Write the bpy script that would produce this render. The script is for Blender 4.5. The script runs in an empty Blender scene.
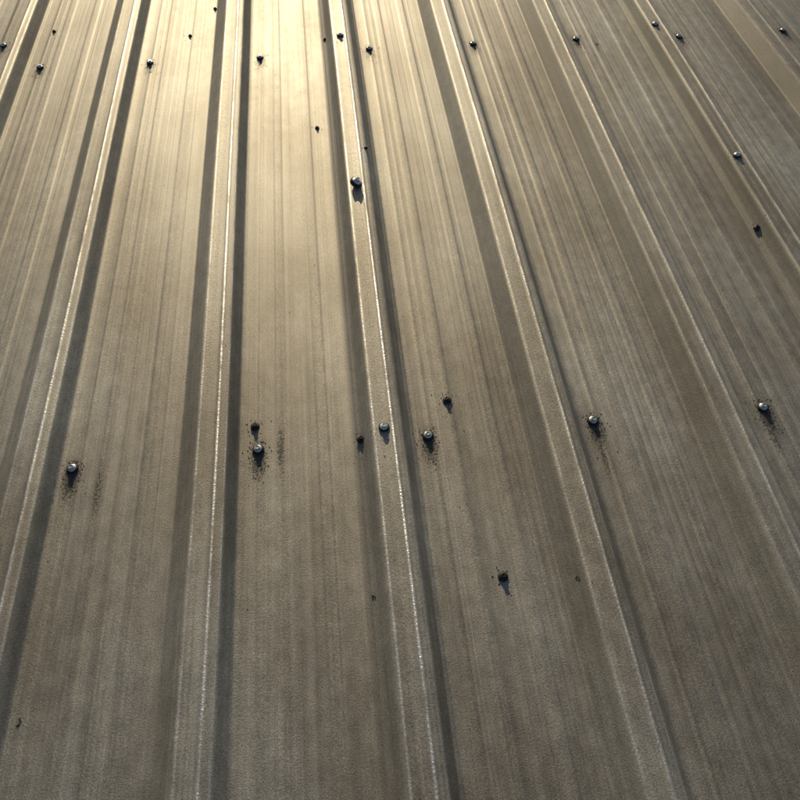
import bpy, bmesh, math, random
import numpy as np
from mathutils import Vector, Matrix
rng=np.random.default_rng(7); random.seed(7)
sc=bpy.context.scene
sc.view_settings.view_transform='Standard'
try: sc.view_settings.look='None'
except: pass
# ---------- camera
F=745.0; H=0.855
d1=Vector((-131,1003,-F)).normalized()
d2=Vector((10800,914,-F)); d2=(d2-d1*d2.dot(d1)).normalized()
n=d2.cross(d1)
R=Matrix((d2,d1,n))
cam=bpy.data.objects.new("camera",bpy.data.cameras.new("camera"))
sc.collection.objects.link(cam); sc.camera=cam
cam.data.sensor_width=36; cam.data.lens=36*F/800
cam.data.clip_start=0.01; cam.data.clip_end=5000
cam.matrix_world=Matrix.Translation((0,0,H))@R.to_4x4()
def uv(px,py,z=0.0):
    d=R@Vector((px-400,400-py,-F)); t=(z-H)/d.z
    return (d.x*t,d.y*t)
# ---------- light
az=math.radians(-4); el=math.radians(15)
S=Vector((math.sin(az)*math.cos(el),math.cos(az)*math.cos(el),math.sin(el)))
sun=bpy.data.objects.new("sun",bpy.data.lights.new("sun",'SUN'))
sc.collection.objects.link(sun)
sun.data.energy=4.3; sun.data.angle=math.radians(0.5); sun.data.color=(1,0.845,0.56)
sun.rotation_euler=S.to_track_quat('Z','Y').to_euler(); sun.location=S*20
w=bpy.data.worlds.new("World"); sc.world=w; w.use_nodes=True
nt=w.node_tree; bg=nt.nodes["Background"]
sky=nt.nodes.new("ShaderNodeTexSky"); sky.sky_type='NISHITA'; sky.sun_disc=False
sky.sun_elevation=el; sky.sun_rotation=az
nt.links.new(sky.outputs[0],bg.inputs[0]); bg.inputs[1].default_value=0.078
# ---------- helpers
def mat(name):
    m=bpy.data.materials.new(name); m.use_nodes=True
    return m,m.node_tree,m.node_tree.nodes["Principled BSDF"]
def N(nt,t,**k):
    x=nt.nodes.new(t)
    for a,b in k.items(): setattr(x,a,b)
    return x
# ---------- roof module fitted to the measured rib positions
obs=[(-2,45,0),(-1,157,0),(-1,80,400),(-1,5,740),(0,250,0),(0,240,400),(0,228,800),(1,365,60),(1,398,300),(1,465,800),(2,475,60),(2,600,480),(2,700,790),(3,700,310),(3,800,530)]
ob=[(k,uv(x,y,.01)[0]) for k,x,y in obs]
A=np.array([[1,k] for k,_ in ob]); y_=np.array([u for _,u in ob])
sol=np.linalg.lstsq(A,y_,rcond=None)[0]
U0,P=float(sol[0])+.004,float(sol[1])
def interp(x,pts):
    xs=[p[0] for p in pts]; zs=[p[1] for p in pts]
    return np.interp(x,xs,zs)
flat=[(5,0),(15,0),(18,.7),(22,.1),(30,0),(31.5,.35),(33,0),(40,0),(43,.8),(54,.9),(57,0),(68,0),(69.5,.4),(71,0),(82,0),(83.5,-.35),(85,0),(96,0),(99,.8),(111,.9),(114,0),(121,0),(122.5,.4),(124,0)]
plain=[(-93,0),(-88,0),(-64,22.5),(-61,23.5),(-38,24.2),(-34.5,25.6),(-31,24.2),(-25,23.8),(-21.5,22.6),(-10,1.8),(-4,.3)]+flat+[(130,0)]
seam=[(-93,0),(-84,0),(-83.2,1.8),(-79,3),(-75,6),(-64,23),(-60,24.5),(-38,25.4),(-34.5,27.2),(-31,25.4),(-25,24.6),(-21.5,23),(-9.5,3),(-6,2.0),(-5,.4)]+flat+[(130,0)]
OFF=.092
K0,K1=-7,13
STEP=0.0014
us=np.arange(U0+K0*P-.09,U0+K1*P,STEP)
fine=np.arange(us[0],us[-1]+1e-9,STEP/3)
k=np.floor((fine-U0+OFF)/P).astype(int)
loc=(fine-U0-k*P)*1000
zf=np.where(k%3==1,interp(loc,seam),interp(loc,plain))
g=np.exp(-0.5*(np.arange(-8,9)*0.5/0.8)**2); g/=g.sum()
zf=np.convolve(np.pad(zf,8,mode='edge'),g,mode='valid')
# roll-forming streaks
st=np.zeros_like(fine)
for wl,amp in ((0.005,.022),(0.011,.05),(0.024,.06),(0.06,.06)):
    xs=np.arange(fine[0]-wl,fine[-1]+2*wl,wl/2); st+=np.interp(fine,xs,rng.normal(0,amp*.8,len(xs)))
    xs=np.arange(-100,150,wl*500); vals=rng.normal(0,amp,len(xs)); vals[xs>122]=0; vals[xs<-84]=0
    st+=np.interp(loc,xs,vals)
g2=np.exp(-0.5*(np.arange(-10,11)*0.5/1.3)**2); g2/=g2.sum()
st=np.convolve(np.pad(st,10,mode='edge'),g2,mode='valid')
zf=zf+st*0.9
zu=np.interp(us,fine,zf)/1000
vs=np.concatenate([np.arange(-2.5,0.05,0.15),np.arange(0.05,2.3,0.0125),np.arange(2.3,4,0.05),np.arange(4,9.2,0.25)])
U,V=np.meshgrid(us,vs)
Z=np.tile(zu,(len(vs),1))
wav=np.zeros_like(U)
for i in range(16):
    a=rng.uniform(6,34); b=rng.uniform(1.2,7); wav+=np.sin(a*U+b*V*rng.choice([-1,1])+rng.uniform(0,6.28))*rng.uniform(.3,1)*(1/(a/12))
Z+=wav*0.00016
Ux=U+0.0012*np.sin(V*2.1+U*1.3)+0.0006*np.sin(V*5.3+U*7)
# ---------- fasteners
near=[(72,468),(258,449),(428,435),(593,420),(763,407)]
far=[(40,67),(150,62),(260,57),(369,48),(473,43),(576,38),(679,36),(783,30),(8,56)]
black=[(255,426),(361,440),(447,400),(503,576),(756,230)]
crown=[(384,427),(340,35),(737,155),(655,24)]
tiny=[(190,35),(54,31),(325,40),(366,158),(317,127),(215,8),(667,27)]
def zroof(u,v):
    j=int(np.argmin(abs(vs-v))); i=int(np.argmin(abs(Ux[j]-u))); return float(Z[j,i])
items=[]
for p in near: items.append((*uv(*p,0.002),'a',.94,1.0))
for p in far: items.append((*uv(*p,0.002),'a',.86,.8))
for p in black: items.append((*uv(*p,0.002),'b',.75,.3))
for p in crown: items.append((*uv(*p,0.026),'a',.88,.15))
for p in tiny: items.append((*uv(*p,0.002),'b',.5,.1))
items.append((*uv(356,184,0.026),'a',1.3,.19))
for kk in range(-5,11): items.append((U0+kk*P+.02+.002*random.uniform(-1,1),2.42+.01*random.uniform(-1,1),'a',.95,.7))
dirt=np.zeros_like(U)
for (u,v,c,s,dd) in items:
    if dd<.2: continue
    du=(Ux-u)/.013; dv=(V-v+.014)/np.where(V<v,.038,.03)
    q=np.exp(-(du**2+np.abs(dv)**2))
    dirt=np.maximum(dirt,q*dd)
for p,dd in (((281,450),.8),((98,490),.7),((770,430),.7),((604,455),.7),((596,45),.7),((85,250),.5)):
    u,v=uv(*p); dirt=np.maximum(dirt,dd*np.exp(-(((Ux-u)/.006)**2+((V-v)/.05)**2)))
nu,nv=len(us),len(vs)
co=np.stack([Ux,V,Z],-1).reshape(-1,3)
idx=np.arange(nu*nv).reshape(nv,nu)
q=np.stack([idx[:-1,:-1],idx[:-1,1:],idx[1:,1:],idx[1:,:-1]],-1).reshape(-1,4)
me=bpy.data.meshes.new("metal_roof")
me.vertices.add(len(co)); me.vertices.foreach_set("co",co.ravel())
me.loops.add(q.size); me.loops.foreach_set("vertex_index",q.ravel().astype(np.int32))
me.polygons.add(len(q)); me.polygons.foreach_set("loop_start",np.arange(0,q.size,4,dtype=np.int32))
me.update(calc_edges=True)
me.polygons.foreach_set("use_smooth",np.ones(len(q),bool))
def attr(name,arr):
    at=me.attributes.new(name,'FLOAT','POINT'); at.data.foreach_set("value",np.ascontiguousarray(arr).ravel().astype(np.float32))
attr("dirt",dirt)
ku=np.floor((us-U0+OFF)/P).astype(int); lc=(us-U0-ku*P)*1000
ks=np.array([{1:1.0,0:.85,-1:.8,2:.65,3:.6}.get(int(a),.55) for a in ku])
rib_glint=ks*np.exp(-((lc+34.5)/1.4)**2)+.55*ks*np.exp(-((lc+60)/1.2)**2)+.35*np.exp(-((lc+23)/1.)**2)  # sun glints along crest and crown edges, painted as pale lines
attr("rib_glint",np.tile(rib_glint,(nv,1)))
flank_shade=np.clip(np.minimum((lc+90)/4,(-61-lc)/4),0,1)  # mask of left rib flanks, whose shade is painted into the colour
attr("flank_shade",np.tile(flank_shade,(nv,1)))
roof=bpy.data.objects.new("metal_roof",me); sc.collection.objects.link(roof)
# material
m,nt,bs=mat("weathered_galvanised")
L=nt.links.new
tc=N(nt,"ShaderNodeTexCoord")
def noise(scale,mp=(1,1,1),det=4,rough=.6):
    mm=N(nt,"ShaderNodeMapping"); mm.inputs['Scale'].default_value=mp; L(tc.outputs['Object'],mm.inputs[0])
    x=N(nt,"ShaderNodeTexNoise"); x.inputs['Scale'].default_value=scale; x.inputs['Detail'].default_value=det; x.inputs['Roughness'].default_value=rough
    L(mm.outputs[0],x.inputs['Vector']); return x.outputs['Fac']
def mr(s,a,b,c,d):
    x=N(nt,"ShaderNodeMapRange"); x.inputs[1].default_value=a;x.inputs[2].default_value=b;x.inputs[3].default_value=c;x.inputs[4].default_value=d
    L(s,x.inputs[0]); return x.outputs[0]
def ma(op,a,b):
    x=N(nt,"ShaderNodeMath",operation=op)
    for i,s in enumerate((a,b)):
        if isinstance(s,(int,float)): x.inputs[i].default_value=s
        else: L(s,x.inputs[i])
    return x.outputs[0]
def mixc(f,a,b):
    x=N(nt,"ShaderNodeMix",data_type='RGBA'); L(f,x.inputs[0])
    for i,s in ((6,a),(7,b)):
        if isinstance(s,tuple): x.inputs[i].default_value=s
        else: L(s,x.inputs[i])
    return x.outputs[2]
grain=noise(620,(1,1,1),2,.75); streak=noise(1,(200,1.1,20),4,.7); broad=noise(3.5,(1.6,.7,1),3,.55); mott=noise(60,(1,.6,1),3,.65)
v=ma('MULTIPLY',mr(grain,.3,.7,.6,1.36),mr(streak,.3,.7,.8,1.16))
v=ma('MULTIPLY',v,mr(broad,.3,.7,.74,1.18)); v=ma('MULTIPLY',v,mr(mott,.3,.7,.84,1.14))
v=ma('MULTIPLY',v,mr(noise(1,(70,.5,8),3,.6),.32,.68,.8,1.14))
spk=noise(1100,(1,1,1),1,.5); v=ma('MULTIPLY',v,mr(spk,.68,.76,1,.5))
ad=N(nt,"ShaderNodeAttribute",attribute_name="dirt"); aw=N(nt,"ShaderNodeAttribute",attribute_name="rib_glint"); au=N(nt,"ShaderNodeAttribute",attribute_name="flank_shade")
v=ma('MULTIPLY',v,mr(au.outputs['Fac'],0,1,1,.74))  # left flanks shaded by a darker base colour
c0=mixc(mr(broad,.35,.65,0,1),(.335,.297,.245,1),(.345,.325,.288,1))
hs=N(nt,"ShaderNodeVectorMath",operation='SCALE'); L(c0,hs.inputs[0]); L(v,hs.inputs['Scale'])
glint_mask=ma('MULTIPLY',aw.outputs['Fac'],mr(noise(1,(90,16,60),4,.75),.38,.56,.22,1))
c1=mixc(glint_mask,hs.outputs[0],(.98,.96,.93,1))  # broken crest glints blended in as near-white colour
stain=ma('MULTIPLY',ad.outputs['Fac'],mr(mott,.35,.6,.15,.6))
c15=mixc(stain,c1,(.12,.09,.065,1))
dn=noise(420,(1,.7,1),2,.6); dm=ma('MULTIPLY',mr(ma('ADD',ma('MULTIPLY',ad.outputs['Fac'],.46),dn),.72,.82,0,1),.85)
c2=mixc(dm,c15,(.03,.024,.018,1))
L(c2,bs.inputs['Base Color'])
met=ma('ADD',ma('SUBTRACT',.60,ma('MULTIPLY',au.outputs['Fac'],.34)),ma('MULTIPLY',glint_mask,.37))
L(ma('MULTIPLY',ma('SUBTRACT',1,dm),met),bs.inputs['Metallic'])
r=ma('ADD',mr(streak,.3,.7,.54,.61),mr(mott,.3,.7,-.03,.04))
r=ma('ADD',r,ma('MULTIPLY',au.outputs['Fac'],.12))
r=ma('SUBTRACT',r,ma('MULTIPLY',glint_mask,.14))
L(r,bs.inputs['Roughness'])
b1=N(nt,"ShaderNodeBump"); b1.inputs['Strength'].default_value=.45; b1.inputs['Distance'].default_value=.0007; L(grain,b1.inputs['Height'])
b2=N(nt,"ShaderNodeBump"); b2.inputs['Distance'].default_value=.0013; L(ma('ADD',.12,ma('MULTIPLY',glint_mask,.88)),b2.inputs['Strength']); L(noise(300,(1.2,1,1),2,.6),b2.inputs['Height']); L(b1.outputs[0],b2.inputs['Normal'])
L(b2.outputs[0],bs.inputs['Normal'])
me.materials.append(m)
# ---------- fastener meshes
def simple(name,col,met,rou):
    m,nt,bs=mat(name)
    t=nt.nodes.new("ShaderNodeTexNoise"); t.inputs['Scale'].default_value=700
    tcx=nt.nodes.new("ShaderNodeTexCoord"); nt.links.new(tcx.outputs['Object'],t.inputs['Vector'])
    r=nt.nodes.new("ShaderNodeValToRGB"); r.color_ramp.elements[0].color=(*[c*.6 for c in col],1); r.color_ramp.elements[1].color=(*[min(1,c*1.3) for c in col],1)
    nt.links.new(t.outputs['Fac'],r.inputs[0]); nt.links.new(r.outputs[0],bs.inputs['Base Color'])
    bs.inputs['Metallic'].default_value=met; bs.inputs['Roughness'].default_value=rou
    return m
steel=simple("zinc_steel",(.7,.7,.7),.85,.42); rubber=simple("epdm_rubber",(.02,.02,.022),0,.75); blk=simple("blackened_steel",(.035,.03,.03),.3,.6)
def lathe(bm,prof,seg,mi,rot=0):
    rings=[]
    for r,z in prof:
        rings.append([bm.verts.new((r*math.cos(2*math.pi*i/seg+rot),r*math.sin(2*math.pi*i/seg+rot),z)) for i in range(seg)])
    for a,b in zip(rings[:-1],rings[1:]):
        for i in range(seg):
            f=bm.faces.new((a[i],a[(i+1)%seg],b[(i+1)%seg],b[i])); f.material_index=mi; f.smooth=seg>8
    f=bm.faces.new(rings[-1]); f.material_index=mi
def screw(name,m1,m2):
    bm=bmesh.new()
    lathe(bm,[(.0076,-.003),(.0086,0),(.0084,.0018),(.0062,.0022)],28,1)
    lathe(bm,[(.0060,.0015),(.0061,.0025),(.0058,.0030),(.0050,.0034)],28,0)
    lathe(bm,[(.0049,.0034),(.0049,.0042),(.0043,.0046)],28,0)
    lathe(bm,[(.0038,.0044),(.0038,.0066),(.0034,.0072),(.0027,.0072),(.0022,.0066)],6,0,rot=.3)
    me=bpy.data.meshes.new(name); bm.to_mesh(me); bm.free(); me.materials.append(m1); me.materials.append(m2); return me
ma_=screw("roofing_screw",steel,rubber); mb_=screw("roofing_screw_black",blk,rubber)
for (u,v,c,s,dd) in items:
    o=bpy.data.objects.new("roofing_screw",ma_ if c=='a' else mb_); sc.collection.objects.link(o)
    o.location=(u,v,zroof(u,v)+.0005); o.scale=(s,s,s)
    o.rotation_euler=(random.uniform(-.1,.1),random.uniform(-.1,.1),random.uniform(0,6))
    if dd==.19: o.rotation_euler=(.45,.3,1); o.location.z+=.004
# ---------- grit
bm=bmesh.new()
def flake(u,v,r,h):
    z=zroof(u,v)+.0002; k=random.randint(4,6); a0=random.uniform(0,6)
    vv=[bm.verts.new((u+r*random.uniform(.5,1.1)*math.cos(a0+i*6.283/k),v+r*random.uniform(.5,1.3)*math.sin(a0+i*6.283/k),z)) for i in range(k)]
    top=bm.verts.new((u,v,z+h))
    for i in range(k): bm.faces.new((vv[i],vv[(i+1)%k],top))
for (u,v,c,s,dd) in items:
    if v>2.2: continue
    for i in range(int(60*dd)):
        flake(u+random.gauss(0,.009),v-abs(random.gauss(0,.028))+.014,random.uniform(.0004,.0014),random.uniform(.0003,.0009))
for i in range(300):
    flake(random.uniform(-.8,1.4),random.uniform(.1,1.9),random.uniform(.0003,.001),.0005)
for p in [(373,598),(575,583),(19,722),(597,45)]:
    u,v=uv(*p)
    for i in range(5): flake(u+random.gauss(0,.001),v+random.gauss(0,.002),.0015,.001)
me2=bpy.data.meshes.new("grit"); bm.to_mesh(me2); bm.free(); me2.materials.append(simple("grit_dirt",(.05,.042,.034),0,.9))
o=bpy.data.objects.new("grit",me2); sc.collection.objects.link(o)
# ---------- shed walls and ground
u0,u1,v0,v1=us[0]+.15,us[-1]-.15,-2.3,9.0
bm=bmesh.new(); t=.1
def box(x0,x1,y0,y1,z0,z1):
    vv=[bm.verts.new(c) for c in [(x0,y0,z0),(x1,y0,z0),(x1,y1,z0),(x0,y1,z0),(x0,y0,z1),(x1,y0,z1),(x1,y1,z1),(x0,y1,z1)]]
    for f in [(0,3,2,1),(4,5,6,7),(0,1,5,4),(1,2,6,5),(2,3,7,6),(3,0,4,7)]: bm.faces.new([vv[i] for i in f])
box(u0,u1,v0,v0+t,-3,-.02);box(u0,u1,v1-t,v1,-3,-.02);box(u0,u0+t,v0+t,v1-t,-3,-.02);box(u1-t,u1,v0+t,v1-t,-3,-.02)
mw=bpy.data.meshes.new("shed_wall"); bm.to_mesh(mw); bm.free(); mw.materials.append(simple("wall_paint",(.4,.38,.33),0,.7))
o=bpy.data.objects.new("shed_wall",mw); sc.collection.objects.link(o)
bpy.ops.mesh.primitive_plane_add(size=3000,location=(0,0,-3)); o=bpy.context.object; o.name="ground"
mg,nt,bs=mat("dry_grass"); t=nt.nodes.new("ShaderNodeTexNoise"); t.inputs['Scale'].default_value=.6; t.inputs['Detail'].default_value=8
tcx=nt.nodes.new("ShaderNodeTexCoord"); nt.links.new(tcx.outputs['Object'],t.inputs['Vector'])
r=nt.nodes.new("ShaderNodeValToRGB"); r.color_ramp.elements[0].color=(.05,.06,.025,1); r.color_ramp.elements[1].color=(.13,.11,.06,1)
nt.links.new(t.outputs['Fac'],r.inputs[0]); nt.links.new(r.outputs[0],bs.inputs['Base Color']); bs.inputs['Roughness'].default_value=.95
o.data.materials.append(mg)
